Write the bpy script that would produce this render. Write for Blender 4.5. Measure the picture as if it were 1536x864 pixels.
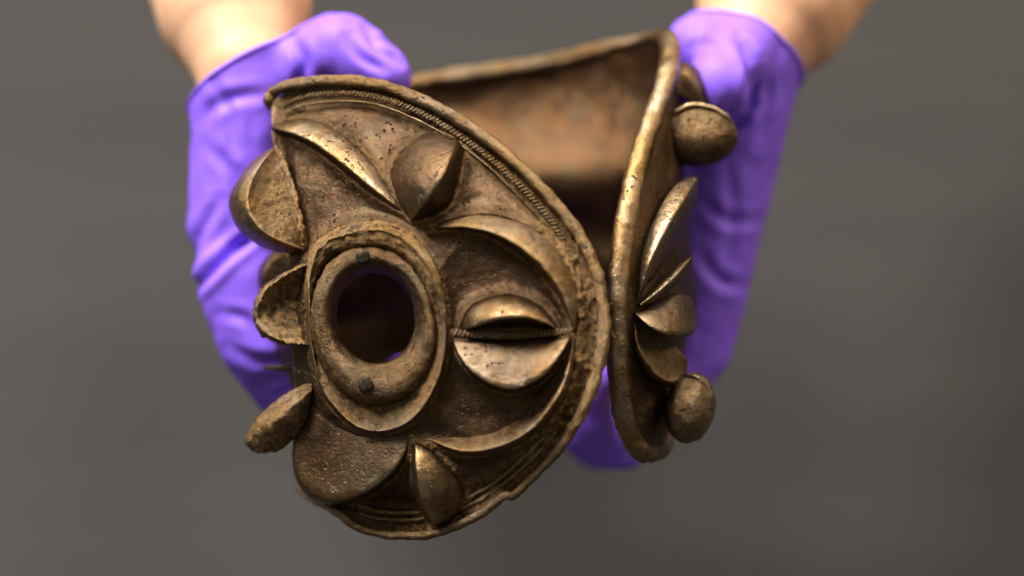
import bpy, bmesh, math, random
import numpy as np
from mathutils import Matrix, Vector, noise

random.seed(4)
scene = bpy.context.scene
for o in list(bpy.data.objects):
    bpy.data.objects.remove(o)

# ---------------------------------------------------------------- camera
S = 0.00018                 # metres per unit of the drawing grid at the focus distance
LENS = 85.0
DG = 1536 * LENS / 36.0     # camera distance in grid units
PITCH = math.radians(48)
OZ = 0.21                   # height of the grid origin above the table
cp, sp = math.cos(PITCH), math.sin(PITCH)
VX = Vector((1, 0, 0)); VY = Vector((0, sp, cp)); VZ = Vector((0, -cp, sp))
ORIGIN = Vector((0, 0, OZ))

def W(px, py, z):
    """grid point (column, row, distance towards the viewer) -> world point"""
    k = (DG - z) / DG
    return ORIGIN + VX * ((px - 768) * k * S) + VY * ((432 - py) * k * S) + VZ * (z * S)

def WN(a):
    a = np.asarray(a, float)
    k = (DG - a[:, 2]) / DG
    x = (a[:, 0] - 768) * k * S; y = (432 - a[:, 1]) * k * S; z = a[:, 2] * S
    R = np.array([[*VX], [*VY], [*VZ]])
    return np.stack([x, y, z], 1) @ R + np.array([*ORIGIN])

cam_d = bpy.data.cameras.new('camera'); cam = bpy.data.objects.new('camera', cam_d)
scene.collection.objects.link(cam)
cam.location = ORIGIN + VZ * (DG * S)
cam.rotation_euler = (math.pi / 2 - PITCH, 0, 0)
cam_d.lens = LENS; cam_d.sensor_width = 36; cam_d.clip_start = 0.01; cam_d.clip_end = 50
cam_d.dof.use_dof = True
cam_d.dof.focus_distance = (DG + 20) * S
cam_d.dof.aperture_fstop = 3.0
cam_d.dof.aperture_blades = 0
scene.camera = cam

# ---------------------------------------------------------------- light
world = bpy.data.worlds.new('World'); scene.world = world; world.use_nodes = True
bg = world.node_tree.nodes['Background']
bg.inputs['Color'].default_value = (1.0, 0.98, 0.95, 1); bg.inputs['Strength'].default_value = 0.17

def area(name, loc, target, size, power, col):
    d = bpy.data.lights.new(name, 'AREA'); d.shape = 'RECTANGLE'; d.size, d.size_y = size
    d.energy = power; d.color = col
    o = bpy.data.objects.new(name, d); scene.collection.objects.link(o)
    o.location = loc
    o.rotation_euler = (Vector(target) - Vector(loc)).to_track_quat('-Z', 'Y').to_euler()
    return o
area('ceiling_lamp', (-0.95, 0.80, 2.10), (0, 0, 0.21), (1.0, 0.7), 112, (1.0, 0.97, 0.95))
area('ceiling_lamp', (0.30, 1.30, 2.05), (0, 0, 0.21), (0.9, 0.6), 36, (1.0, 0.95, 0.90))
area('warm_lamp', (1.7, 0.6, 1.5), (0, 0, 0.21), (0.8, 0.8), 19, (1.0, 0.78, 0.52))

scene.view_settings.view_transform = 'Standard'
scene.view_settings.look = 'None'
scene.view_settings.exposure = 0.12
scene.view_settings.gamma = 1.0
scene.view_settings.use_curve_mapping = False
scene.render.engine = 'CYCLES'

# ---------------------------------------------------------------- materials
def new_mat(name):
    m = bpy.data.materials.new(name); m.use_nodes = True
    nt = m.node_tree; nt.nodes.clear()
    out = nt.nodes.new('ShaderNodeOutputMaterial'); b = nt.nodes.new('ShaderNodeBsdfPrincipled')
    nt.links.new(b.outputs[0], out.inputs[0])
    return m, nt, b

class NB:
    def __init__(s, nt):
        s.nt = nt; s.tc = nt.nodes.new('ShaderNodeTexCoord').outputs['Object']
    def n(s, typ, **kw):
        nd = s.nt.nodes.new(typ)
        for k, v in kw.items(): setattr(nd, k, v)
        return nd
    def L(s, a, b): s.nt.links.new(a, b)
    def noise(s, scale, detail=5, rough=0.6, dist=0.0):
        nd = s.n('ShaderNodeTexNoise'); nd.inputs['Scale'].default_value = scale
        nd.inputs['Detail'].default_value = detail; nd.inputs['Roughness'].default_value = rough
        nd.inputs['Distortion'].default_value = dist
        s.L(s.tc, nd.inputs['Vector']); return nd.outputs[0]
    def vor(s, scale, feature='F1'):
        nd = s.n('ShaderNodeTexVoronoi', feature=feature); nd.inputs['Scale'].default_value = scale
        s.L(s.tc, nd.inputs['Vector']); return nd.outputs['Distance']
    def math(s, op, a, b=None, c=None, clamp=False):
        nd = s.n('ShaderNodeMath', operation=op); nd.use_clamp = clamp
        for i, v in enumerate((a, b, c)):
            if v is None: continue
            if isinstance(v, (int, float)): nd.inputs[i].default_value = v
            else: s.L(v, nd.inputs[i])
        return nd.outputs[0]
    def rng(s, v, a, b, c=0.0, d=1.0):
        nd = s.n('ShaderNodeMapRange'); nd.inputs[1].default_value = a; nd.inputs[2].default_value = b
        nd.inputs[3].default_value = c; nd.inputs[4].default_value = d
        s.L(v, nd.inputs[0]); return nd.outputs[0]
    def mix(s, f, a, b):
        nd = s.n('ShaderNodeMix', data_type='RGBA')
        if isinstance(f, (int, float)): nd.inputs[0].default_value = f
        else: s.L(f, nd.inputs[0])
        for i, v in ((6, a), (7, b)):
            if isinstance(v, tuple): nd.inputs[i].default_value = (*v, 1)
            else: s.L(v, nd.inputs[i])
        return nd.outputs[2]
    def attr(s, name):
        nd = s.n('ShaderNodeAttribute', attribute_name=name); return nd.outputs['Fac']

def bronze():
    m, nt, b = new_mat('aged_bronze'); q = NB(nt)
    big = q.noise(48, 6, 0.62, 0.6); mid = q.noise(190, 7, 0.68, 0.3); fine = q.noise(1100, 6, 0.75); grit = q.noise(520, 8, 0.8)
    wear = q.attr('wear'); crust = q.attr('crust'); rust = q.attr('rust')
    geo = q.n('ShaderNodeNewGeometry').outputs['Pointiness']
    point = q.rng(geo, 0.52, 0.60)
    dark = q.mix(q.rng(big, 0.36, 0.66), (0.046, 0.026, 0.0145), (0.122, 0.069, 0.036))
    base = q.mix(q.rng(mid, 0.50, 0.72, 0, 0.7), dark, (0.165, 0.080, 0.038))
    base = q.mix(q.rng(q.noise(75, 5, 0.6), 0.50, 0.66, 0, 0.6), base, (0.125, 0.100, 0.052))
    base = q.mix(q.rng(fine, 0.52, 0.72, 0, 0.6), base, (0.016, 0.010, 0.007))
    base = q.mix(q.rng(grit, 0.58, 0.72, 0, 0.4), base, (0.22, 0.13, 0.065))
    base = q.mix(q.math('MULTIPLY', rust, q.rng(mid, 0.40, 0.62), clamp=True), base, (0.150, 0.066, 0.026))
    # rubbed metal on crests
    wn = q.math('MULTIPLY', q.math('ADD', wear, q.math('MULTIPLY', point, 0.30)), q.rng(grit, 0.36, 0.56, 0.30, 1.0), clamp=True)
    gold = q.mix(q.rng(q.noise(70, 4), 0.42, 0.58), (0.41, 0.25, 0.088), (0.52, 0.39, 0.25))
    col = q.mix(wn, base, gold)
    # earthy crust
    cn = q.math('MULTIPLY', crust, q.rng(grit, 0.42, 0.60), clamp=True)
    col = q.mix(cn, col, q.mix(q.rng(fine, 0.35, 0.65), (0.16, 0.078, 0.022), (0.55, 0.32, 0.10)))
    # pits
    v = q.math('ADD', q.vor(820), q.math('MULTIPLY', q.math('SUBTRACT', grit, 0.5), 0.8)); vsel = q.rng(q.noise(240, 4, 0.6), 0.50, 0.62)
    pit = q.math('MULTIPLY', q.rng(v, 0.08, 0.34, 1.0, 0.0), vsel)
    col = q.mix(q.math('MULTIPLY', pit, 0.9), col, (0.012, 0.008, 0.006))
    q.L(col, b.inputs['Base Color'])
    met = q.math('SUBTRACT', 0.95, q.math('MULTIPLY', cn, 0.45)); q.L(met, b.inputs['Metallic'])
    r = q.math('ADD', q.rng(mid, 0.3, 0.7, 0.29, 0.45), q.math('MULTIPLY', cn, 0.2))
    r = q.math('SUBTRACT', r, q.math('MULTIPLY', wn, 0.07)); q.L(r, b.inputs['Roughness'])
    h = q.math('MULTIPLY', fine, 0.42)
    h = q.math('ADD', h, q.math('MULTIPLY', mid, 0.9))
    h = q.math('ADD', h, q.math('MULTIPLY', grit, 0.45))
    h = q.math('SUBTRACT', h, q.math('MULTIPLY', pit, 1.0))
    cr = q.math('MULTIPLY', crust, q.math('ADD', q.noise(700, 6, 0.8, 1.0), q.math('MULTIPLY', grit, 1.2)))
    h = q.math('ADD', h, q.math('MULTIPLY', cr, 2.8))
    bp = q.n('ShaderNodeBump'); bp.inputs['Strength'].default_value = 0.55; bp.inputs['Distance'].default_value = 0.0008
    q.L(h, bp.inputs['Height']); q.L(bp.outputs[0], b.inputs['Normal'])
    return m

def glove_mat():
    m, nt, b = new_mat('purple_nitrile'); q = NB(nt)
    c = q.mix(q.rng(q.noise(30, 4), 0.35, 0.65), (0.260, 0.118, 0.88), (0.292, 0.140, 0.93))
    q.L(c, b.inputs['Base Color'])
    b.inputs['Roughness'].default_value = 0.58; b.inputs['Specular IOR Level'].default_value = 0.35
    b.inputs['Subsurface Weight'].default_value = 0.0
    b.inputs['Subsurface Radius'].default_value = (0.3, 0.2, 1.0); b.inputs['Subsurface Scale'].default_value = 0.004
    nd = q.n('ShaderNodeTexNoise'); nd.inputs['Scale'].default_value = 55; nd.inputs['Detail'].default_value = 3
    nd.inputs['Distortion'].default_value = 1.6
    mp = q.n('ShaderNodeMapping'); mp.inputs['Scale'].default_value = (1.0, 0.45, 0.8); mp.inputs['Rotation'].default_value = (0, 0.5, 0.7)
    q.L(q.tc, mp.inputs[0]); q.L(mp.outputs[0], nd.inputs['Vector'])
    bp = q.n('ShaderNodeBump'); bp.inputs['Strength'].default_value = 0.16; bp.inputs['Distance'].default_value = 0.004
    q.L(nd.outputs[0], bp.inputs['Height']); q.L(bp.outputs[0], b.inputs['Normal'])
    return m

def skin_mat():
    m, nt, b = new_mat('skin'); q = NB(nt)
    c = q.mix(q.rng(q.noise(40, 5), 0.35, 0.65), (0.74, 0.40, 0.215), (0.82, 0.48, 0.28))
    q.L(c, b.inputs['Base Color']); b.inputs['Roughness'].default_value = 0.5
    b.inputs['Subsurface Weight'].default_value = 0.25; b.inputs['Subsurface Scale'].default_value = 0.008
    b.inputs['Subsurface Radius'].default_value = (1, 0.35, 0.2)
    bp = q.n('ShaderNodeBump'); bp.inputs['Strength'].default_value = 0.2; bp.inputs['Distance'].default_value = 0.001
    q.L(q.noise(500, 4), bp.inputs['Height']); q.L(bp.outputs[0], b.inputs['Normal'])
    return m

def table_mat():
    m, nt, b = new_mat('grey_table_laminate'); q = NB(nt)
    a = q.noise(3.0, 4); f = q.noise(120, 6, 0.7)
    c = q.mix(q.rng(a, 0.35, 0.65), (0.0175, 0.0158, 0.0138), (0.0235, 0.0213, 0.0186))
    c = q.mix(q.rng(f, 0.4, 0.7, 0, 0.3), c, (0.032, 0.0295, 0.026))
    mp = q.n('ShaderNodeMapping'); mp.inputs['Scale'].default_value = (0.8, 9.0, 1.0); q.L(q.tc, mp.inputs[0])
    gr = q.n('ShaderNodeTexNoise'); gr.inputs['Scale'].default_value = 2.2; gr.inputs['Detail'].default_value = 4; q.L(mp.outputs[0], gr.inputs['Vector'])
    c = q.mix(q.rng(gr.outputs[0], 0.32, 0.68, 0, 0.6), c, (0.031, 0.0282, 0.0245))
    q.L(c, b.inputs['Base Color']); b.inputs['Roughness'].default_value = 0.65; b.inputs['Specular IOR Level'].default_value = 0.2
    return m
def rivet_mat():
    m, nt, b = new_mat('dark_rivet_metal'); q = NB(nt)
    c = q.mix(q.rng(q.noise(700, 5), 0.4, 0.65), (0.020, 0.016, 0.010), (0.075, 0.055, 0.028))
    q.L(c, b.inputs['Base Color']); b.inputs['Metallic'].default_value = 0.7; b.inputs['Roughness'].default_value = 0.45
    bp = q.n('ShaderNodeBump'); bp.inputs['Strength'].default_value = 0.5; bp.inputs['Distance'].default_value = 0.0006
    q.L(q.noise(900, 5), bp.inputs['Height']); q.L(bp.outputs[0], b.inputs['Normal'])
    return m
BR, GL, SK, TB, RV = bronze(), glove_mat(), skin_mat(), table_mat(), rivet_mat()

# ---------------------------------------------------------------- helpers
COL = scene.collection
def tag(o, label=None, cat=None, kind=None, group=None):
    if label: o['label'] = label
    if cat: o['category'] = cat
    if kind: o['kind'] = kind
    if group: o['group'] = group
    return o
def empty(name, loc):
    o = bpy.data.objects.new(name, None); o.location = loc; o.empty_display_size = 0.02; COL.objects.link(o); return o

def cat(pts, n, closed=False):
    """smooth curve through the points, n samples evenly spaced by length"""
    P = np.asarray(pts, float); m = len(P); out = []
    seg = m if closed else m - 1
    for i in range(seg):
        if closed: p0, p1, p2, p3 = P[(i - 1) % m], P[i], P[(i + 1) % m], P[(i + 2) % m]
        else:
            p1, p2 = P[i], P[i + 1]
            p0 = P[i - 1] if i > 0 else 2 * p1 - p2
            p3 = P[i + 2] if i + 2 < m else 2 * p2 - p1
        t = np.linspace(0, 1, 24, endpoint=False)[:, None]
        out.append(0.5 * ((2 * p1) + (-p0 + p2) * t + (2 * p0 - 5 * p1 + 4 * p2 - p3) * t ** 2 + (-p0 + 3 * p1 - 3 * p2 + p3) * t ** 3))
    C = np.vstack(out + [P[:1] if closed else P[-1:]])
    d = np.r_[0, np.cumsum(np.linalg.norm(np.diff(C, axis=0), axis=1))]
    s = np.linspace(0, d[-1], n, endpoint=not closed)
    return np.stack([np.interp(s, d, C[:, k]) for k in range(C.shape[1])], 1)

def build(name, pts, faces, parent, mat=None, wear=None, crust=None, rust=None, amp=0.0, camp=0.0, nscale=260.0):
    pw = WN(pts) - np.array([*parent_base(parent)])
    me = bpy.data.meshes.new(name)
    me.from_pydata([tuple(p) for p in pw], [], faces); me.update()
    bm = bmesh.new(); bm.from_mesh(me)
    for key, arr in (('wear', wear), ('crust', crust), ('rust', rust)):
        lay = bm.verts.layers.float.new(key)
        if arr is not None:
            bm.verts.ensure_lookup_table()
            for i, v in enumerate(bm.verts): v[lay] = float(arr[i])
    bmesh.ops.remove_doubles(bm, verts=bm.verts, dist=1e-6)
    bmesh.ops.recalc_face_normals(bm, faces=bm.faces)
    if amp or camp:
        bm.normal_update(); lay = bm.verts.layers.float['crust']
        mv = []
        for v in bm.verts:
            n1 = noise.fractal(v.co * nscale, 1.0, 2.0, 3)
            d = amp * n1
            c = v[lay]
            if camp and c > 0.01:
                d += camp * c * (noise.noise(v.co * 420) + 0.9 * noise.noise(v.co * 900) + 0.6 * noise.noise(v.co * 1900))
            mv.append(v.normal * (d * S))
        for v, d in zip(bm.verts, mv): v.co += d
    bm.to_mesh(me); bm.free()
    for p in me.polygons: p.use_smooth = True
    me.materials.append(mat or BR)
    o = bpy.data.objects.new(name, me); COL.objects.link(o); o.parent = parent
    return o

def parent_base(p):
    v = Vector((0, 0, 0))
    while p is not None:
        v = v + p.location; p = p.parent
    return v

def grid_faces(nu, nv, cu=False, cv=False):
    F = []
    for i in range(nu if cu else nu - 1):
        for j in range(nv if cv else nv - 1):
            a = i * nv + j; b = ((i + 1) % nu) * nv + j
            c = ((i + 1) % nu) * nv + (j + 1) % nv; d = i * nv + (j + 1) % nv
            F.append((a, b, c, d))
    return F

# ---- shape of the front face of the near terminal
PLAN = np.array([(330, -150), (400, -88), (420, -74), (440, -62), (460, -50), (500, -28), (540, -6), (580, 11), (640, 32), (700, 45), (780, 54), (850, 50), (930, 36)], float)
_px = np.linspace(330, 930, 301); _pz = np.interp(_px, PLAN[:, 0], PLAN[:, 1])
_k = np.exp(-np.linspace(-2, 2, 21) ** 2); _k /= _k.sum()
_pz = np.convolve(np.pad(_pz, 10, mode='edge'), _k, 'valid')
def Zb(x, y):
    x = np.asarray(x, float); y = np.asarray(y, float)
    z = np.interp(x, _px, _pz) - 66 * ((y - 470) / 340) ** 2
    r = np.hypot((x - 752) / 118, (y - 508) / 165)
    return z - 12 * np.clip(1 - r ** 4, 0, 1)

def curve3(pts, n, dz=0.0):
    q = [(p[0], p[1], p[2] if len(p) > 2 and p[2] is not None else float(Zb(p[0], p[1])) + dz) for p in pts]
    return cat(q, n)

def bez(a, c, b, nt):
    """a -> c section, b>0 bulging, b<0 hollow"""
    t = np.linspace(0, 1, nt)[None, :, None]
    cor = np.where(b >= 0, 1, 0)
    corner = np.stack([a[:, 0], a[:, 1], c[:, 2]], 1) if b >= 0 else np.stack([c[:, 0], c[:, 1], a[:, 2]], 1)
    q = (a + c) / 2 * (1 - abs(b)) + corner * abs(b)
    a, c, q = a[:, None], c[:, None], q[:, None]
    return a * (1 - t) ** 2 + 2 * q * t * (1 - t) + c * t ** 2

def spindle(name, parent, e1, crest, e2, h=0.0, b1=0.6, b2=0.6, wear=0.8, wpow=5.0, crust=0.0, n=56, nt=12, hpow=0.6,
            sink=-5.0, back=8.0, amp=1.0, camp=2.0, h0=0.0, mat=None, w1=0.12, w2=0.12, foot='AB'):
    """a leaf, boss or ridge lofted edge -> crest -> edge, closed by a back"""
    A, C, B = curve3(e1, n, sink), curve3(crest, n, 0.0), curve3(e2, n, sink)
    u = np.linspace(0, 1, n)
    if h: FOOT.extend([q_[:, :2] for q_, k_ in ((A, 'A'), (B, 'B')) if k_ in foot])
    if h: C[:, 2] += h0 + (h - h0) * np.sin(np.pi * u) ** hpow
    s1 = bez(A, C, b1, nt); s2 = bez(B, C, b2, nt)[:, ::-1]
    t = np.linspace(0, 1, 6)[None, 1:-1, None]
    bk = B[:, None] * (1 - t) + A[:, None] * t
    bk[:, :, 2] -= back * np.sin(np.pi * t[..., 0]) * np.sin(np.pi * u)[:, None]
    sec = np.concatenate([s1, s2[:, 1:], bk], 1); nv = sec.shape[1]
    tt = np.r_[np.linspace(0, 1, nt), np.linspace(1, 0, nt)[1:], np.zeros(4)]
    side = np.r_[np.full(nt, w1), np.full(nt - 1, w2), np.zeros(4)]
    wr = np.clip(wear * tt[None, :] ** wpow + side[None, :], 0, 1) * np.clip(np.sin(np.pi * u) * 3, 0.25, 1)[:, None]
    cr = np.full((n, nv), crust)
    F = grid_faces(n, nv, False, True)
    return build(name, sec.reshape(-1, 3), F, parent, mat, wr.ravel(), cr.ravel(), None, amp, camp)

def ringloft(name, parent, rings, n=120, sub=5, amp=0.8, camp=2.5, closed_section=False):
    """rings: (list of n x 3 arrays, wear, crust) lofted smoothly one after the other"""
    P = np.stack([r[0] for r in rings], 1)                       # n x m x 3
    wv = np.array([r[1] for r in rings]); cv = [r[2] if hasattr(r[2], '__len__') else np.full(n, r[2]) for r in rings]
    m = len(rings); ts = np.linspace(0, m - 1, (m - 1) * sub + 1)
    sec = np.stack([np.stack([np.interp(ts, range(m), P[i, :, k]) for k in range(3)], 1) for i in range(n)])
    # soften the corners of the section
    sm = sec.copy()
    for _ in range(3):
        sm[:, 1:-1] = 0.25 * sm[:, :-2] + 0.5 * sm[:, 1:-1] + 0.25 * sm[:, 2:]
    w = np.tile(np.interp(ts, range(m), wv), (n, 1))
    c = np.stack([np.interp(ts, range(m), [cv[k][i] for k in range(m)]) for i in range(n)])
    return build(name, sm.reshape(-1, 3), grid_faces(n, len(ts), True, False), parent, None, w.ravel(), c.ravel(), None, amp, camp)

def tube(name, parent, path, rad, nv=14, closed=False, wear=0.3, crust=0.0, amp=1.2, camp=2.5, flat=None, mat=None):
    P = np.asarray(path, float); n = len(P)
    rad = np.full(n, rad) if np.isscalar(rad) else np.asarray(rad, float)
    T = np.gradient(P, axis=0)
    if closed: T = np.roll(P, -1, 0) - np.roll(P, 1, 0)
    T /= np.linalg.norm(T, axis=1)[:, None] + 1e-9
    ref = np.array([0, 0, 1.0]); N = np.cross(T, ref)
    bad = np.linalg.norm(N, axis=1) < 1e-3; N[bad] = (1, 0, 0)
    N /= np.linalg.norm(N, axis=1)[:, None]; Bn = np.cross(T, N)
    a = np.linspace(0, 2 * np.pi, nv, endpoint=False)
    fl = np.ones(n) if flat is None else np.asarray(flat)
    V = P[:, None] + rad[:, None, None] * (np.cos(a)[None, :, None] * N[:, None] * fl[:, None, None] + np.sin(a)[None, :, None] * Bn[:, None])
    w = np.full((n, nv), wear) if np.isscalar(wear) else np.repeat(np.asarray(wear)[:, None], nv, 1)
    c = np.full((n, nv), crust) if np.isscalar(crust) else np.repeat(np.asarray(crust)[:, None], nv, 1)
    F = grid_faces(n, nv, closed, True)
    if not closed: F += [tuple(range(nv)), tuple(range((n - 1) * nv, n * nv))]
    return build(name, V.reshape(-1, 3), F, parent, mat, w.ravel(), c.ravel(), None, amp, camp, nscale=330)

# ================================================================= setting
bm = bmesh.new()
bmesh.ops.create_grid(bm, x_segments=8, y_segments=8, size=2.6)
me = bpy.data.meshes.new('table_top'); bm.to_mesh(me); bm.free(); me.materials.append(TB)
table = bpy.data.objects.new('table_top', me); COL.objects.link(table); tag(table, kind='structure')

# ================================================================= armlet
cx, cy = 562.0, 480.0
FOOT = []
arm = empty('bronze_armlet', W(700, 640, -200))
tag(arm, 'ancient brown bronze armlet with swirling relief bosses held in gloved hands', 'armlet')

# closed rim line: near terminal edge, far top edge, side terminal edge, hidden bottom edge
FRONT = [(404, 152), (409, 140), (428, 130), (456, 125), (500, 121), (550, 124), (600, 137), (650, 159), (700, 187), (750, 224), (800, 270), (838, 312),
         (868, 352), (892, 402), (904, 450), (906, 490), (901, 540), (886, 590), (866, 630), (844, 667), (816, 699), (786, 729), (768, 745), (757, 744),
         (732, 763), (697, 783), (650, 801), (610, 804), (570, 801), (533, 789), (508, 769)]
frim = [(x, y, float(Zb(x, y)) + (4 if x > 420 else -8)) for x, y in FRONT]
BACKTOP = [(409, 156, -190), (424, 154, -300), (470, 146, -390), (545, 138, -440), (620, 124, -470), (710, 110, -480), (800, 97, -470), (880, 80, -440), (945, 64, -385), (985, 55, -320)]
SIDE = [(1003, 62, -240), (1005, 95, -180), (995, 135, -135), (978, 180, -100), (962, 228, -65), (948, 285, -35), (936, 345, -10), (929, 410, 8), (926, 480, 12), (927, 555, 2), (933, 612, -20), (945, 652, -45), (963, 677, -75)]
BACKBOT = [(990, 672, -170), (985, 650, -300), (900, 640, -420), (760, 645, -470), (620, 660, -450), (520, 690, -390), (452, 722, -290), (462, 748, -200)]

# band that runs round the back to the side terminal
nv = 60
vv = np.linspace(0, 1, nv)
ST = [  # top, middle, bottom of each station
    ((424, 176, -200), (446, 455, -95), (482, 752, -130)),
    ((434, 166, -290), (442, 450, -215), (458, 728, -260)),
    ((470, 146, -390), (462, 440, -360), (500, 700, -370)),
    ((545, 138, -440), (540, 430, -450), (560, 672, -430)),
    ((620, 124, -470), (630, 420, -495), (640, 656, -455)),
    ((710, 110, -480), (720, 410, -510), (730, 646, -470)),
    ((800, 97, -470), (820, 400, -500), (830, 641, -450)),
    ((880, 80, -440), (910, 395, -460), (900, 640, -420)),
    ((945, 64, -385), (985, 390, -390), (960, 645, -355)),
    ((985, 55, -320), (1022, 385, -300), (985, 655, -290)),
    ((1003, 62, -240), (1030, 385, -215), (993, 670, -190)),
    ((1005, 85, -195), (1012, 390, -120), (988, 676, -130)),
    ((1004, 100, -172), (975, 400, -48), (975, 678, -95)),
    ((995, 135, -135), (928, 440, 8), (963, 677, -75)),
]
rows = []
side_c = cat(SIDE, 400)
for si, (a, m_, b) in enumerate(ST):
    a, m_, b = map(np.array, (a, m_, b)); a = a.astype(float); b = b.astype(float)
    t = vv[:, None]
    c = 2 * m_ - 0.5 * (a + b)
    row = a * (1 - t) ** 2 + 2 * c * t * (1 - t) + b * t ** 2
    if si == len(ST) - 1:
        row = cat(SIDE[2:], nv)
    rows.append(row)
G = np.stack(rows)                                             # stations x nv x 3
nu = 150
G = np.stack([cat(G[:, j], nu) for j in range(nv)], 1)          # nu x nv x 3
ctr = np.array([715.0, 0, -220.0])
inward = np.stack([ctr[0] - G[..., 0], np.zeros(G.shape[:2]), ctr[2] - G[..., 2]], -1)
inward /= np.linalg.norm(inward, axis=-1)[..., None]
rib = np.interp(vv, [0, .05, .12, .20, .275, .30, .33, .40, .50, .56, .60, .66, .74, .85, 1], [0, -6, 4, 34, 70, 68, 46, 4, 0, -24, -40, -30, 0, 0, 0])
fade = np.clip(np.minimum(np.linspace(0, 1, nu) / 0.14, (1 - np.linspace(0, 1, nu) - 0.12) / 0.30), 0, 1)
rscale = np.where(rib[None, :] > 0, np.interp(G[..., 0], [450, 650, 760], [2.0, 1.8, 0.85]), 1.0)  # rib enlarged behind the opening, shaped to shade the wall below it
G = G + inward * ((rib[None, :] * fade[:, None] * rscale)[..., None])
for _ in range(5): G[:, 1:-1] = 0.25 * G[:, :-2] + 0.5 * G[:, 1:-1] + 0.25 * G[:, 2:]
gc = np.full(G.shape[:2], 0.12)
band = build('band', G.reshape(-1, 3), grid_faces(nu, nv), arm, None, np.tile(np.where(vv < 0.32, 0.03, 0.0), nu), gc.ravel(), np.tile(np.linspace(0.8, 0.8, nu) * np.clip((0.80 - np.linspace(0, 1, nu)) / 0.1, 0, 1), (nv, 1)).T.ravel() * np.tile(np.clip((0.45 - vv) / 0.15, 0.15, 1), nu), 2.5, 2.0, 110.0)  # wear and rust lowered on the lower wall: shade put into its colour
md = band.modifiers.new('thickness', 'SOLIDIFY'); md.thickness = 12 * S; md.offset = 0

# rolled rim
rimpath = cat(frim + [(470, 748, -170)] + BACKBOT[::-1][1:] + SIDE[::-1] + BACKTOP[::-1], 640, True)
rx, ry, rz = rimpath.T
rr = np.full(len(rx), 9.5)
frontm = (rx < 914) * (rz > -300)
rr -= 3.0 * np.clip((ry - 640) / 60, 0, 1) * frontm
side_m = np.clip((rx - 912) / 8, 0, 1) * np.clip((rz + 330) / 80, 0, 1)
rr += side_m * 6.5
rr += 2.5 * np.clip((-rz - 380) / 60, 0, 1)
rr *= 1 + np.array([0.12 * noise.noise(Vector((i * 0.09, 3, 1))) + 0.10 * noise.noise(Vector((i * 0.31, 7, 1))) for i in range(len(rx))])
rw = 0.35 + 0.25 * np.array([noise.noise(Vector((i * 0.05, 9, 1))) for i in range(len(rx))]) + 0.25 * side_m
rc = np.clip(0.25 + 0.5 * np.exp(-((rx - 890) / 60) ** 2) * (rx < 912) - 0.3 * side_m, 0, 1)
tube('rim', arm, rimpath, rr, 18, True, np.clip(rw, 0, 1), rc, 1.8, 2.6)

# rope moulding under the rim
def rope(name, path, r, step, parent, skew=0.9, wear=0.35):
    L = np.r_[0, np.cumsum(np.linalg.norm(np.diff(path, axis=0), axis=1))]
    k = int(L[-1] / step); V = []; F = []; w = []
    for i in range(k):
        s = (i + 0.5) * step
        p = np.array([np.interp(s, L, path[:, j]) for j in range(3)]); q = np.array([np.interp(min(s + 3, L[-1]), L, path[:, j]) for j in range(3)])
        t = q - p; t /= np.linalg.norm(t) + 1e-9
        nrm = np.cross(t, (0, 0, 1.0)); nrm /= np.linalg.norm(nrm) + 1e-9
        ax = nrm * math.cos(skew) + t * math.sin(skew); pe = np.cross(ax, (0, 0, 1.0))
        base = len(V); jit = random.uniform(0.55, 1.1) * (0.75 + 0.5 * noise.noise(Vector((i * 0.13, 2, 5)))); p = p + nrm * random.uniform(-0.5, 0.5)
        for ti, tz in ((-1, 0), (-.5, .8), (.5, .8), (1, 0)):
            for c, dz in ((-1, -1.6), (0, 1.0), (1, -1.6)):
                V.append(p + ax * ti * r * 1.25 + pe * c * step * 0.46 + np.array([0, 0, (dz * 0.5 + tz * 0.5) * r * 0.75 * jit]))
                w.append(wear * (0.4 + 0.6 * (c == 0)))
        for a in range(3):
            for b in range(2):
                F.append((base + a * 3 + b, base + a * 3 + b + 1, base + a * 3 + b + 4, base + a * 3 + b + 3))
    return tag(build(name, np.array(V), F, parent, None, w, np.full(len(V), 0.2)), kind='stuff')
rp = [(425, 160), (455, 147), (500, 141), (550, 143), (600, 156), (648, 178), (694, 206), (738, 240), (785, 284), (822, 326), (845, 362)]
rp = np.array([(x, y, float(Zb(x, y)) + 4 - 8 * min(1, max(0, (x - 560) / 140))) for x, y in rp])
rope('rope_moulding', cat(rp, 240), 3.8, 6.2, arm, skew=0.6, wear=0.18)
# plain fillet lines beside the rope and along the lower rim
tube('fillet', arm, cat([(x + dx, y + dy, z - 2) for (x, y, z), (dx, dy) in zip(rp, [(2, 11)] * 4 + [(-4, 11)] * 4 + [(-9, 8)] * 3)], 150), 1.7, 8, wear=0.2, amp=0.8)
for off in (16, 27):
    low = [(886, 560), (868, 600), (842, 643), (812, 680), (778, 712), (740, 742), (695, 766), (650, 780), (610, 784), (570, 782), (535, 772)]
    lp = [(x + (cx + 40 - x) / 330 * (off - 12), y + (cy - 20 - y) / 330 * (off - 12), None) for x, y in low]
    tube('fillet', arm, curve3(lp, 130, -9 - off * 0.12), 3.6, 8, wear=0.35, crust=0.3, amp=1.4)

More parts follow.
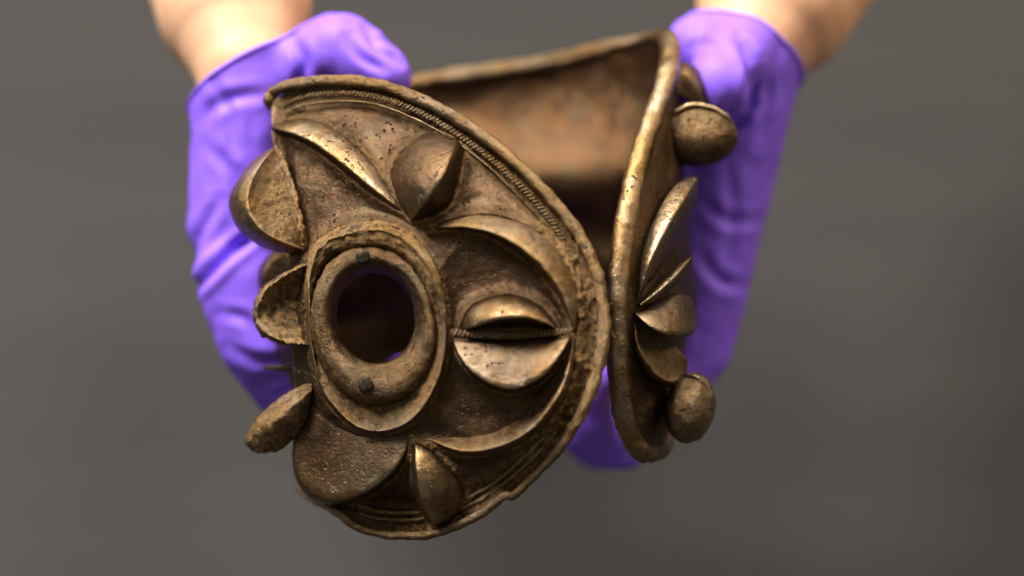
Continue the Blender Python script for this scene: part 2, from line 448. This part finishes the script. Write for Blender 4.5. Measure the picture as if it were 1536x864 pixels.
# collar round the opening and the cup ring outside it
def ell(ax, ay, rot, ccx, ccy, dz, n=120, follow=1.0):
    a = np.linspace(0, 2 * np.pi, n, endpoint=False); c, s = math.cos(rot), math.sin(rot)
    x = ccx + ax * np.cos(a) * c - ay * np.sin(a) * s; y = ccy + ax * np.cos(a) * s + ay * np.sin(a) * c
    zc = float(Zb(562, 480)); z = zc + (x - 562) * 0.30 - (y - 480) * 0.0
    return np.stack([x, y, z + dz], 1)
ro = math.radians(-9)
collar = ringloft('collar', arm, [
    (ell(95, 121, ro, 561, 487, -6), 0.05, 0.8), (ell(94, 119, ro, 561, 487, 7), 0.05, 0.6), (ell(88, 111, ro, 561, 486, 17), 0.12, 0.25),
    (ell(77, 95, ro, 562, 483, 20), 0.12, 0.15), (ell(68, 81, ro, 563, 480, 10), 0.08, 0.4), (ell(60, 70, ro, 564, 477, -20), 0.0, 0.6), (ell(58, 68, ro, 563, 477, -80), 0.0, 0.5)], sub=6)
cl = lambda P: cat(P, 120, True)
def onb(P, dz):
    q = cl(P); z = Zb(q[:, 0], q[:, 1]) + (dz(q) if callable(dz) else dz); return np.stack([q[:, 0], q[:, 1], z], 1)
Lout = [(672, 480), (670, 540), (652, 592), (622, 632), (580, 651), (540, 648), (504, 622), (478, 582), (464, 530), (458, 470), (458, 410), (470, 368), (505, 342), (560, 331), (612, 345), (650, 390), (666, 435)]
Lcre = [(668, 480), (664, 540), (646, 590), (617, 628), (579, 645), (542, 642), (508, 616), (482, 577), (470, 528), (465, 470), (466, 412), (480, 374), (512, 354), (560, 345), (606, 359), (642, 398), (660, 440)]
Linn = [(656, 484), (650, 540), (634, 580), (608, 607), (578, 619), (546, 615), (516, 594), (490, 560), (474, 522), (469, 470), (472, 420), (488, 386), (518, 371), (560, 366), (600, 378), (630, 410), (648, 450)]
Ldeep = [(650, 486), (644, 540), (628, 576), (604, 600), (576, 610), (548, 606), (520, 586), (494, 556), (478, 520), (474, 470), (477, 425), (494, 396), (521, 382), (560, 376), (598, 387), (625, 416), (642, 452)]
FOOT.append(cat(Lout, 200, True))
topw = lambda q: np.clip((500 - q[:, 1]) / 110, 0, 1)
topc = lambda P: 0.25 + 0.75 * topw(cl(P))
cup = ringloft('cup_ring', arm, [
    (onb(Lout, -6), 0.05, topc(Lout)), (onb(Lout, lambda q: 8 + 8 * topw(q)), 0.1, topc(Lout)), (onb(Lcre, lambda q: 22 + 10 * topw(q)), 0.8, topc(Lcre)),
    (onb(Lcre, lambda q: 20 + 10 * topw(q)), 0.3, topc(Lcre)), (onb(Linn, lambda q: 8 + 14 * topw(q)), 0.1, 0.3 + 0.7 * topc(Linn)), (onb(Ldeep, lambda q: 4 - 4 * topw(q)), 0.0, 0.7)], sub=8, camp=2.8)
# rivets in the collar
def rivet(px, py, dz, r, hgt, parent, sides=20):
    z = float(ell(1, 1, 0, px, py, 0)[0, 2]) + dz
    prof = [(r, -14), (r, hgt - 2.5), (r * 0.86, hgt - 0.6), (r * 0.5, hgt), (0.02, hgt)]
    a = np.linspace(0, 2 * np.pi, sides, endpoint=False)
    P = np.stack([np.stack([px + q * np.cos(a) * 0.92, py + q * np.sin(a), np.full(sides, z + hh)], 1) for q, hh in prof], 1)
    return build('rivet', P.reshape(-1, 3), grid_faces(sides, len(prof), True, False), parent, RV, np.full(sides * len(prof), 0.05), None, None, 0.5)
rivet(545, 386, 17, 12, 6, arm); rivet(548, 577, 12, 12.5, 15, arm); rivet(688, 378, -12, 14, 5, arm)

# relief on the near terminal
spindle('crescent_ridge', arm, [(404, 188), (450, 177), (500, 190), (547, 228), (585, 280), (609, 320)],
        [(406, 191), (458, 207), (508, 240), (553, 277), (590, 305), (609, 321)],
        [(408, 195), (457, 216), (505, 250), (548, 286), (585, 310), (608, 323)], h=34, b1=0.45, b2=0.5, wear=0.9, w1=0.22, wpow=7)
spindle('crescent_ridge', arm, [(646, 338), (700, 321), (757, 323), (812, 349), (853, 396), (871, 446), (868, 502)],
        [(647, 342), (700, 340), (750, 353), (796, 382), (831, 420), (851, 458), (862, 502)],
        [(648, 346), (700, 347), (745, 361), (789, 391), (823, 428), (845, 464), (859, 502)], h=38, b1=0.4, b2=0.5, wear=0.95, w1=0.28, crust=0.25, wpow=7)
spindle('crescent_ridge', arm, [(636, 662), (690, 684), (742, 681), (792, 660), (832, 622), (858, 570), (866, 502)],
        [(640, 657), (690, 675), (737, 672), (785, 651), (823, 613), (849, 563), (861, 502)],
        [(650, 648), (702, 644), (746, 638), (785, 614), (813, 580), (838, 540), (858, 502)], h=34, b1=0.6, b2=-0.45, foot='A', wear=1.0, w2=0.15, crust=0.35, wpow=10)
spindle('half_boss', arm, [(684, 208), (655, 199), (620, 207), (595, 231), (582, 262), (591, 300), (614, 332)],
        [(686, 210), (680, 222), (668, 254), (655, 276), (642, 297), (628, 316), (615, 332)],
        [(688, 212), (695, 226), (692, 264), (686, 285), (674, 312), (648, 326), (617, 333)], h=62, b1=0.28, b2=0.3, wear=0.15, wpow=3, w1=0.03, w2=0.0, nt=16, hpow=0.5)
spindle('half_boss', arm, [(686, 498), (702, 462), (735, 444), (770, 441), (806, 454), (830, 478), (842, 498)],
        [(692, 498), (716, 488), (750, 478), (787, 476), (820, 485), (840, 498)],
        [(694, 500), (722, 496), (760, 495), (800, 495), (839, 500)], h=46, b1=0.6, b2=-0.2, wear=0.95, wpow=6, w1=0.2, w2=0.0)
spindle('half_disc', arm, [(676, 504), (720, 508), (765, 509), (810, 506), (857, 501)],
        [(678, 507), (694, 540), (724, 568), (764, 582), (803, 570), (833, 541), (856, 503)],
        [(676, 508), (691, 544), (721, 575), (764, 590), (807, 577), (838, 545), (858, 504)], h=42, b1=0.3, b2=0.6, foot='B', wear=0.9, wpow=14, w1=0.2, sink=2, hpow=0.5)
sm = np.array([(674, 499), (720, 502), (765, 503), (810, 500), (862, 496)], float)
sm3 = np.array([(x, y, float(Zb(x, y)) + 14) for x, y in sm])
rope('rope_seam', cat(sm3, 80), 4.2, 6.4, arm, skew=0.5, wear=0.2)
spindle('petal_lobe', arm, [(447, 575), (490, 605), (540, 630), (580, 635), (612, 640)],
        [(443, 640), (445, 700), (463, 734), (496, 749), (538, 742), (580, 714), (604, 682), (613, 654)],
        [(439, 640), (440, 706), (459, 742), (496, 758), (543, 750), (588, 720), (612, 685), (617, 655)], h=40, b1=0.15, foot='B', b2=0.6, wear=0.5, wpow=9, w1=0.05, sink=-3, h0=3, hpow=0.9)
spindle('half_boss', arm, [(621, 658), (616, 700), (624, 752), (643, 784), (662, 790)],
        [(623, 662), (625, 700), (633, 747), (649, 777), (663, 788)],
        [(626, 662), (656, 680), (687, 714), (694, 742), (688, 771), (666, 789)], h=46, b1=0.4, b2=0.6, wear=0.85, wpow=5, w1=0.2, w2=0.3)
# lobes standing out on the left edge
spindle('shell_lobe', arm, [(412, 219, -100), (380, 242, -112), (351, 278, -118), (344, 312, -118), (361, 348, -112), (395, 371, -96), (430, 380, -80), (456, 375, -62)],
        [(414, 220, -88), (389, 250, -46), (372, 286, -26), (376, 322, -20), (402, 352, -26), (456, 375, -54)],
        [(417, 220, -92), (434, 262, -76), (446, 306, -62), (454, 345, -56), (460, 375, -60)], b1=0.6, b2=-0.35, wear=0.5, wpow=2.0, w1=0.25, w2=0.25, crust=0.3, back=40, camp=2.5, nt=18)
tube('lobe_lip', arm, cat([(414, 220, -88), (432, 262, -66), (444, 306, -50), (452, 345, -44), (458, 374, -54)], 60), np.interp(np.linspace(0, 1, 60), [0, .2, .8, 1], [2, 4.5, 5.5, 3]), 12, wear=0.55, crust=0.9, amp=2.0, camp=3.0)
spindle('shell_lobe', arm, [(470, 391, -67), (430, 407, -92), (393, 434, -117), (380, 468, -127), (390, 499, -117), (425, 517, -92), (466, 519, -62)],
        [(470, 393, -40), (432, 410, -30), (397, 437, -36), (385, 468, -44), (395, 495, -40), (427, 512, -32), (466, 517, -38)],
        [(474, 398, -56), (471, 425, -58), (469, 455, -60), (468, 485, -58), (470, 514, -54)], b1=0.7, b2=-0.6, wear=0.9, wpow=9, w2=0.25, crust=1.0, back=25, camp=4.0, nt=18)
spindle('shell_lobe', arm, [(468, 570, -57), (430, 589, -72), (388, 624, -92), (367, 660, -107), (376, 676, -107)],
        [(467, 585, -42), (440, 607, -34), (405, 638, -52), (378, 664, -92), (377, 672, -100)],
        [(466, 602, -52), (452, 645, -57), (420, 675, -77), (388, 680, -97), (377, 677, -107)], b1=0.5, b2=0.3, wear=0.5, wpow=5, w1=0.3, crust=0.5, back=25, camp=2.2)
spindle('shell_lobe', arm, [(450, 372, -190), (410, 378, -210), (388, 405, -225), (392, 440, -225), (420, 455, -210)],
        [(450, 378, -180), (416, 385, -180), (398, 408, -190), (400, 438, -200), (422, 452, -200)],
        [(455, 390, -175), (446, 410, -175), (440, 430, -180), (430, 450, -195)], b1=0.6, b2=0.2, wear=0.3, crust=0.2, back=15)
spindle('thin_fin', arm, [(455, 542, -110), (430, 545, -140), (395, 549, -190)], [(455, 550, -105), (430, 551, -135), (394, 552, -188)],
        [(455, 560, -110), (430, 558, -140), (395, 555, -190)], b1=0.5, b2=0.5, wear=0.3, n=24, nt=6, back=4)

# relief on the side terminal
def ovoid(name, parent, c, ax, ay, az, wear=0.3, crust=0.1, n=48, m=32, sq=1.0):
    a = np.linspace(0, 2 * np.pi, n, endpoint=False); p = np.linspace(0, np.pi, m)
    A, P_ = np.meshgrid(a, p, indexing='ij'); ax, ay, az = map(np.array, (ax, ay, az))
    V = np.array(c)[None, None] + (np.sin(P_) * np.cos(A))[..., None] * ay + (np.sin(P_) * np.sin(A))[..., None] * az + (np.cos(P_))[..., None] * ax
    return build(name, V.reshape(-1, 3), grid_faces(n, m, True, False), parent, None, np.full(n * m, wear), np.full(n * m, crust), None, 2.0, 2.0)
hb = ovoid('half_boss', arm, (1044, 203, -165), (61, 5, 20), (5, -46, 0), (-10, 0, 48), 0.15, 0.15)
tube('ridge', hb, cat([(1012, 168, -140), (1036, 158, -142), (1062, 160, -140), (1086, 172, -138), (1102, 192, -146)], 40), np.interp(np.linspace(0, 1, 40), [0, .3, .8, 1], [3, 4.5, 4, 1.5]), 10, wear=0.7)
spindle('shell_lobe', arm, [(1015, 90, -210), (1042, 98, -220), (1060, 125, -225), (1062, 160, -215)], [(1013, 110, -190), (1035, 115, -190), (1048, 135, -195), (1055, 162, -205)],
        [(1012, 140, -180), (1025, 145, -190), (1040, 155, -195), (1050, 166, -200)], b1=0.5, b2=0.2, wear=0.6, back=15)
spindle('crescent_ridge', arm, [(956, 446, -15), (963, 385, -20), (983, 324, -45), (1014, 277, -90), (1049, 260, -150)],
        [(957, 447, -5), (975, 392, 10), (1002, 336, -15), (1031, 290, -75), (1049, 261, -145)],
        [(958, 449, -30), (990, 405, -70), (1018, 356, -105), (1042, 312, -150), (1050, 264, -160)], b1=0.5, b2=0.5, wear=1.0, wpow=3, w1=0.35, back=10)
spindle('petal_blade', arm, [(959, 455, -20), (985, 428, -35), (1013, 401, -60), (1034, 383, -95)], [(961, 457, 0), (988, 436, -10), (1016, 410, -35), (1037, 386, -80)],
        [(963, 461, -20), (992, 447, -35), (1020, 421, -60), (1040, 391, -95)], b1=0.7, b2=0.6, wear=0.9, wpow=3, back=12, w1=0.3)
spindle('shell_lobe', arm, [(953, 467, -15), (985, 451, -40), (1018, 440, -70), (1038, 450, -110), (1046, 478, -140)],
        [(954, 470, 2), (974, 489, 14), (1004, 501, -5), (1034, 497, -60), (1046, 481, -125)],
        [(955, 474, -15), (976, 496, -15), (1004, 508, -40), (1035, 504, -100), (1046, 486, -145)], b1=0.4, b2=0.4, wear=0.7, wpow=4, w1=0.25, back=15)
spindle('petal_lobe', arm, [(956, 482, -30), (985, 505, -60), (1015, 520, -100), (1032, 540, -130)],
        [(952, 480, -5), (957, 515, 2), (974, 549, -8), (1000, 571, -40), (1028, 566, -100)],
        [(948, 482, -20), (950, 520, -20), (968, 558, -30), (998, 580, -65), (1028, 573, -115)], b1=-0.4, b2=0.6, wear=0.6, wpow=6, back=10, crust=0.3)
rb = ovoid('round_boss', arm, (1035, 612, -95), (-8, 53, 0), (37, 4, -10), (5, 0, 52), 0.35, 0.25)
tube('ridge', rb, cat([(1022, 562, -80), (1045, 566, -66), (1064, 588, -72), (1069, 616, -82), (1060, 642, -86)], 40), np.interp(np.linspace(0, 1, 40), [0, .4, 1], [2, 4, 2]), 10, wear=0.5)

# near terminal plate
left_edge = [(480, 752), (458, 715), (449, 670), (445, 620), (440, 560), (436, 500), (436, 430), (432, 360), (420, 290), (413, 232), (409, 198), (407, 172), (413, 150)]
poly = np.array([p[:2] for p in FRONT[3:]] + left_edge, float)
poly = cat(poly, 900, True)
th = np.linspace(0, 2 * np.pi, 480, endpoint=False)
pa = np.arctan2(poly[:, 1] - cy, poly[:, 0] - cx); pr = np.hypot(poly[:, 0] - cx, poly[:, 1] - cy)
od = np.argsort(pa); Rth = np.interp((th + np.pi) % (2 * np.pi) - np.pi, pa[od], pr[od], period=2 * np.pi)
ns = 120; ss = np.linspace(0, 1, ns)
r0 = 84.0
R = r0 + (Rth[:, None] - r0) * ss[None, :]
X = cx + R * np.cos(th)[:, None]; Y = cy + R * np.sin(th)[:, None]
onrim = np.clip((Rth - 150) / 60, 0, 1) * np.clip((X - 395) / 60, 0, 1).mean(1) * (1 - 0.9 * np.exp(-(((th + np.pi) % (2 * np.pi) - np.pi + 0.05) / 0.55) ** 2))
dip = -16 * np.exp(-((ss - 0.86) / 0.11) ** 2)
Z = Zb(X, Y) + dip[None, :] * onrim[:, None]
foot = np.vstack(FOOT); fx = X.ravel(); fy = Y.ravel(); dd = np.empty(len(fx))
for k in range(0, len(fx), 4000):
    dd[k:k + 4000] = np.sqrt(((fx[k:k + 4000, None] - foot[None, :, 0]) ** 2 + (fy[k:k + 4000, None] - foot[None, :, 1]) ** 2).min(1))
fil = np.exp(-(dd / 9.0) ** 1.5).reshape(X.shape)
Z = Z + 9 * fil * np.clip((0.93 - ss) / 0.05, 0, 1)[None, :]
cr = np.zeros_like(Z)
rimx = np.clip((np.cos(th) + 0.15) / 0.5, 0, 1)[:, None] * np.clip((ss - 0.78) / 0.1, 0, 1)[None, :]
cr = np.clip(0.35 * fil + rimx * 0.8 + 0.7 * np.clip(1 - (ss - 0.0) / 0.14, 0, 1)[None, :] * np.ones_like(Z), 0, 1)
wr = 0.03 + 0.25 * np.clip((ss - 0.93) / 0.05, 0, 1)[None, :] * np.ones_like(Z)
pts = np.stack([X, Y, Z], -1).reshape(-1, 3)
plate = build('terminal_plate', pts, grid_faces(480, ns, True, False), arm, None, wr.ravel(), cr.ravel(), None, 1.6, 4.0, 150.0)
# orient outwards, then thicken
if plate.data.polygons[5].normal.dot(VZ) < 0: plate.data.flip_normals()
md = plate.modifiers.new('thickness', 'SOLIDIFY'); md.thickness = 13 * S; md.offset = -1


# ================================================================= person: two forearms and gloved hands
person = empty('person', W(760, -40, -300))
tag(person, 'person with bare forearms and purple gloves holding up the bronze armlet', 'person')

def capsule(bm, p0, p1, r0, r1, flat=1.0, fdir=(0, 0, 1)):
    p0, p1 = Vector(p0), Vector(p1); d = (p1 - p0); L = d.length; d.normalize()
    f = Vector(fdir); s = d.cross(f).normalized(); f = s.cross(d).normalized()
    rings = []; nseg = 20
    prof = [(-r0 * math.sin(a), r0 * math.cos(a)) for a in np.linspace(math.pi / 2 * 0.96, 0, 6)] + \
           [(L + r1 * math.sin(a), r1 * math.cos(a)) for a in np.linspace(0, math.pi / 2 * 0.96, 6)]
    for h, r in prof:
        rings.append([bm.verts.new(p0 + d * h + s * (r * math.cos(t)) + f * (r * flat * math.sin(t))) for t in np.linspace(0, 2 * math.pi, nseg, endpoint=False)])
    for a, b in zip(rings, rings[1:]):
        for i in range(nseg): bm.faces.new((a[i], a[(i + 1) % nseg], b[(i + 1) % nseg], b[i]))
    bm.faces.new(rings[0][::-1]); bm.faces.new(rings[-1])

def limb(name, parent, chains, mat, voxel=0.0011, smooth=24, wr=0.0, cut=None, creases=()):
    """chains of grid points (col, row, depth, radius[, flatness]) fused into one continuous surface"""
    bm = bmesh.new(); base = parent_base(parent)
    for ch in chains:
        for a, b in zip(ch, ch[1:]):
            ka, kb = (DG - a[2]) / DG * S, (DG - b[2]) / DG * S
            capsule(bm, W(*a[:3]) - base, W(*b[:3]) - base, a[3] * ka, b[3] * kb, a[4] if len(a) > 4 else 1.0, VZ)
    bmesh.ops.recalc_face_normals(bm, faces=bm.faces)
    me = bpy.data.meshes.new(name); bm.to_mesh(me); bm.free()
    o = bpy.data.objects.new(name, me); COL.objects.link(o)
    r = o.modifiers.new('r', 'REMESH'); r.mode = 'VOXEL'; r.voxel_size = voxel
    s = o.modifiers.new('s', 'SMOOTH'); s.factor = 0.5; s.iterations = smooth
    dg = bpy.context.evaluated_depsgraph_get(); dg.update()
    m2 = bpy.data.meshes.new_from_object(o.evaluated_get(dg)); o.modifiers.clear(); o.data = m2; m2.name = name
    if wr:
        nrm = [v.normal.copy() for v in m2.vertices]
        for v, nn in zip(m2.vertices, nrm):
            q = v.co
            f = noise.noise(Vector((q.x * 90 + 3 * noise.noise(q * 40), q.y * 45, q.z * 60))) + 0.5 * noise.noise(q * 150)
            v.co += nn * f * wr
    if creases:
        co = np.empty(len(m2.vertices) * 3); m2.vertices.foreach_get('co', co); co = co.reshape(-1, 3)
        nr = np.empty(len(co) * 3); m2.vertices.foreach_get('normal', nr); nr = nr.reshape(-1, 3)
        R_ = np.array([[*VX], [*VY], [*VZ]]); q = (co + np.array([*base]) - np.array([*ORIGIN])) @ R_.T / S
        kk = (DG - q[:, 2]) / DG; gx = 768 + q[:, 0] / kk; gy = 432 - q[:, 1] / kk
        face = np.clip(nr @ np.array([*VZ]) * 3 + 0.5, 0, 1); push = np.zeros(len(co))
        for line, dep, wid in creases:
            L = cat(line, 60); d = np.full(len(co), 1e9); tt = np.zeros(len(co))
            for i_, p_ in enumerate(L):
                e_ = np.hypot(gx - p_[0], gy - p_[1]); mk = e_ < d; d[mk] = e_[mk]; tt[mk] = i_ / 59
            taper = np.sin(np.pi * np.clip(tt, 0.04, 0.96)) ** 0.6
            push += (-dep * np.exp(-(d / wid) ** 2) + 0.45 * dep * np.exp(-((d - 2.0 * wid) / wid) ** 2)) * taper
        co = co + nr * (push * face * S)[:, None]
        m2.vertices.foreach_set('co', co.ravel()); m2.update()
    if cut:
        (c0, nv_) = cut; co = W(*c0) - base; no = (VX * nv_[0] + VY * nv_[1] + VZ * nv_[2]).normalized()
        bm = bmesh.new(); bm.from_mesh(m2)
        bmesh.ops.bisect_plane(bm, geom=bm.verts[:] + bm.edges[:] + bm.faces[:], plane_co=co, plane_no=no, clear_outer=True)
        lo = [e for e in bm.edges if e.is_boundary]
        ring = []; e = lo[0]; v = e.verts[0]; used = set()
        while e is not None:
            used.add(e); v = e.other_vert(v); ring.append(v.co.copy())
            e = next((k for k in v.link_edges if k.is_boundary and k not in used), None)
        bm.to_mesh(m2); bm.free()
    m2.materials.clear(); m2.materials.append(mat)
    for p in m2.polygons: p.use_smooth = True
    o.parent = parent
    if cut:
        R_ = np.array([[*VX], [*VY], [*VZ]]); q = np.array([[*(v + base - ORIGIN)] for v in ring]) @ R_.T / S
        k = (DG - q[:, 2]) / DG
        g = np.stack([768 + q[:, 0] / k, 432 - q[:, 1] / k, q[:, 2]], 1)
        tube('cuff', o, cat(g[::6], 120, True), 3.0, 10, True, mat=GL, amp=0.0, camp=0.0)
        md = o.modifiers.new('thickness', 'SOLIDIFY'); md.thickness = 0.0006; md.offset = -1
    return o

# hand on the left of the picture
limb('forearm', person, [[(378, 180, -330, 70), (370, 100, -345, 80), (350, 10, -420, 118), (332, -160, -600, 150), (318, -420, -900, 190)]], SK)
limb('glove', person, [
    [(352, 20, -400, 106), (368, 90, -335, 94), (372, 200, -320, 84), (368, 300, -325, 84), (366, 345, -330, 84)],      # wrist and back of hand
    [(405, 130, -330, 76), (430, 220, -360, 76), (440, 330, -380, 76)],                              # palm side
    [(420, 110, -320, 64), (470, 92, -300, 60), (512, 76, -275, 58), (566, 106, -255, 46), (576, 114, -250, 42)],        # thumb
    [(362, 412, -300, 72), (398, 505, -305, 74), (440, 570, -335, 66), (540, 680, -330, 50), (606, 690, -340, 42), (610, 566, -350, 36)],   # index
    [(400, 400, -380, 66), (440, 520, -460, 60), (560, 640, -600, 52), (680, 620, -640, 46)],        # fingers round the back
    [(420, 330, -410, 62), (470, 440, -510, 56), (600, 520, -650, 48), (700, 520, -660, 44)],
    [(430, 260, -430, 56), (500, 340, -540, 50), (610, 400, -650, 44)],
], GL, smooth=12, wr=0.00045, cut=((365, 92, -260), (-0.50, 0.85, -0.22)), creases=[
    ([(392, 345), (345, 380), (285, 440)], 13, 8), ([(330, 300), (300, 350), (285, 400)], 6, 8), ([(300, 180), (340, 150), (400, 140)], 5, 9),
    ([(440, 60), (455, 95), (450, 140)], 9, 9), ([(548, 40), (566, 72), (600, 96)], 6, 6), ([(520, 55), (540, 85), (575, 105)], 6, 6), ([(560, 60), (575, 60), (600, 75)], 4, 5),
    ([(330, 470), (370, 480), (400, 520)], 5, 8), ([(345, 520), (380, 540), (420, 540)], 5, 8), ([(310, 220), (350, 260), (360, 320)], 5, 9), ([(320, 120), (345, 170), (350, 230)], 4, 8)])

# hand on the right of the picture
limb('forearm', person, [[(1104, 150, -410, 56), (1120, 85, -420, 78), (1165, 0, -490, 122), (1225, -140, -640, 152), (1310, -400, -900, 190)]], SK)
limb('glove', person, [
    [(1160, 0, -465, 114), (1112, 90, -400, 93), (1098, 200, -410, 80), (1072, 300, -425, 80)],
    [(1080, 70, -370, 66), (1050, 70, -370, 52), (1040, 120, -390, 50)],
    [(1072, 300, -425, 80), (1046, 420, -440, 80), (1030, 520, -450, 68), (985, 600, -440, 52), (935, 662, -400, 44), (910, 664, -375, 41)],
    [(1118, 66, -355, 58), (1096, 92, -300, 54), (1076, 128, -255, 50)],                            # thumb
    [(1060, 400, -490, 66), (1000, 520, -560, 56), (900, 660, -530, 46), (880, 650, -340, 40), (884, 575, -310, 38)],
    [(1070, 300, -490, 60), (990, 380, -620, 52), (880, 420, -640, 46)],
], GL, smooth=12, wr=0.00045, cut=((1125, 36, -320), (0.42, 0.80, -0.42)), creases=[
    ([(1108, 55), (1126, 95), (1128, 160)], 14, 8), ([(1128, 160), (1100, 190), (1050, 200)], 12, 9), ([(1140, 90), (1150, 150), (1140, 220)], 5, 8),
    ([(1055, 300), (1090, 330), (1140, 330)], 5, 9), ([(1050, 380), (1080, 420), (1120, 430)], 6, 9), ([(1090, 230), (1100, 330), (1080, 440)], 4, 9), ([(1040, 70), (1065, 66), (1090, 80)], 5, 6)])
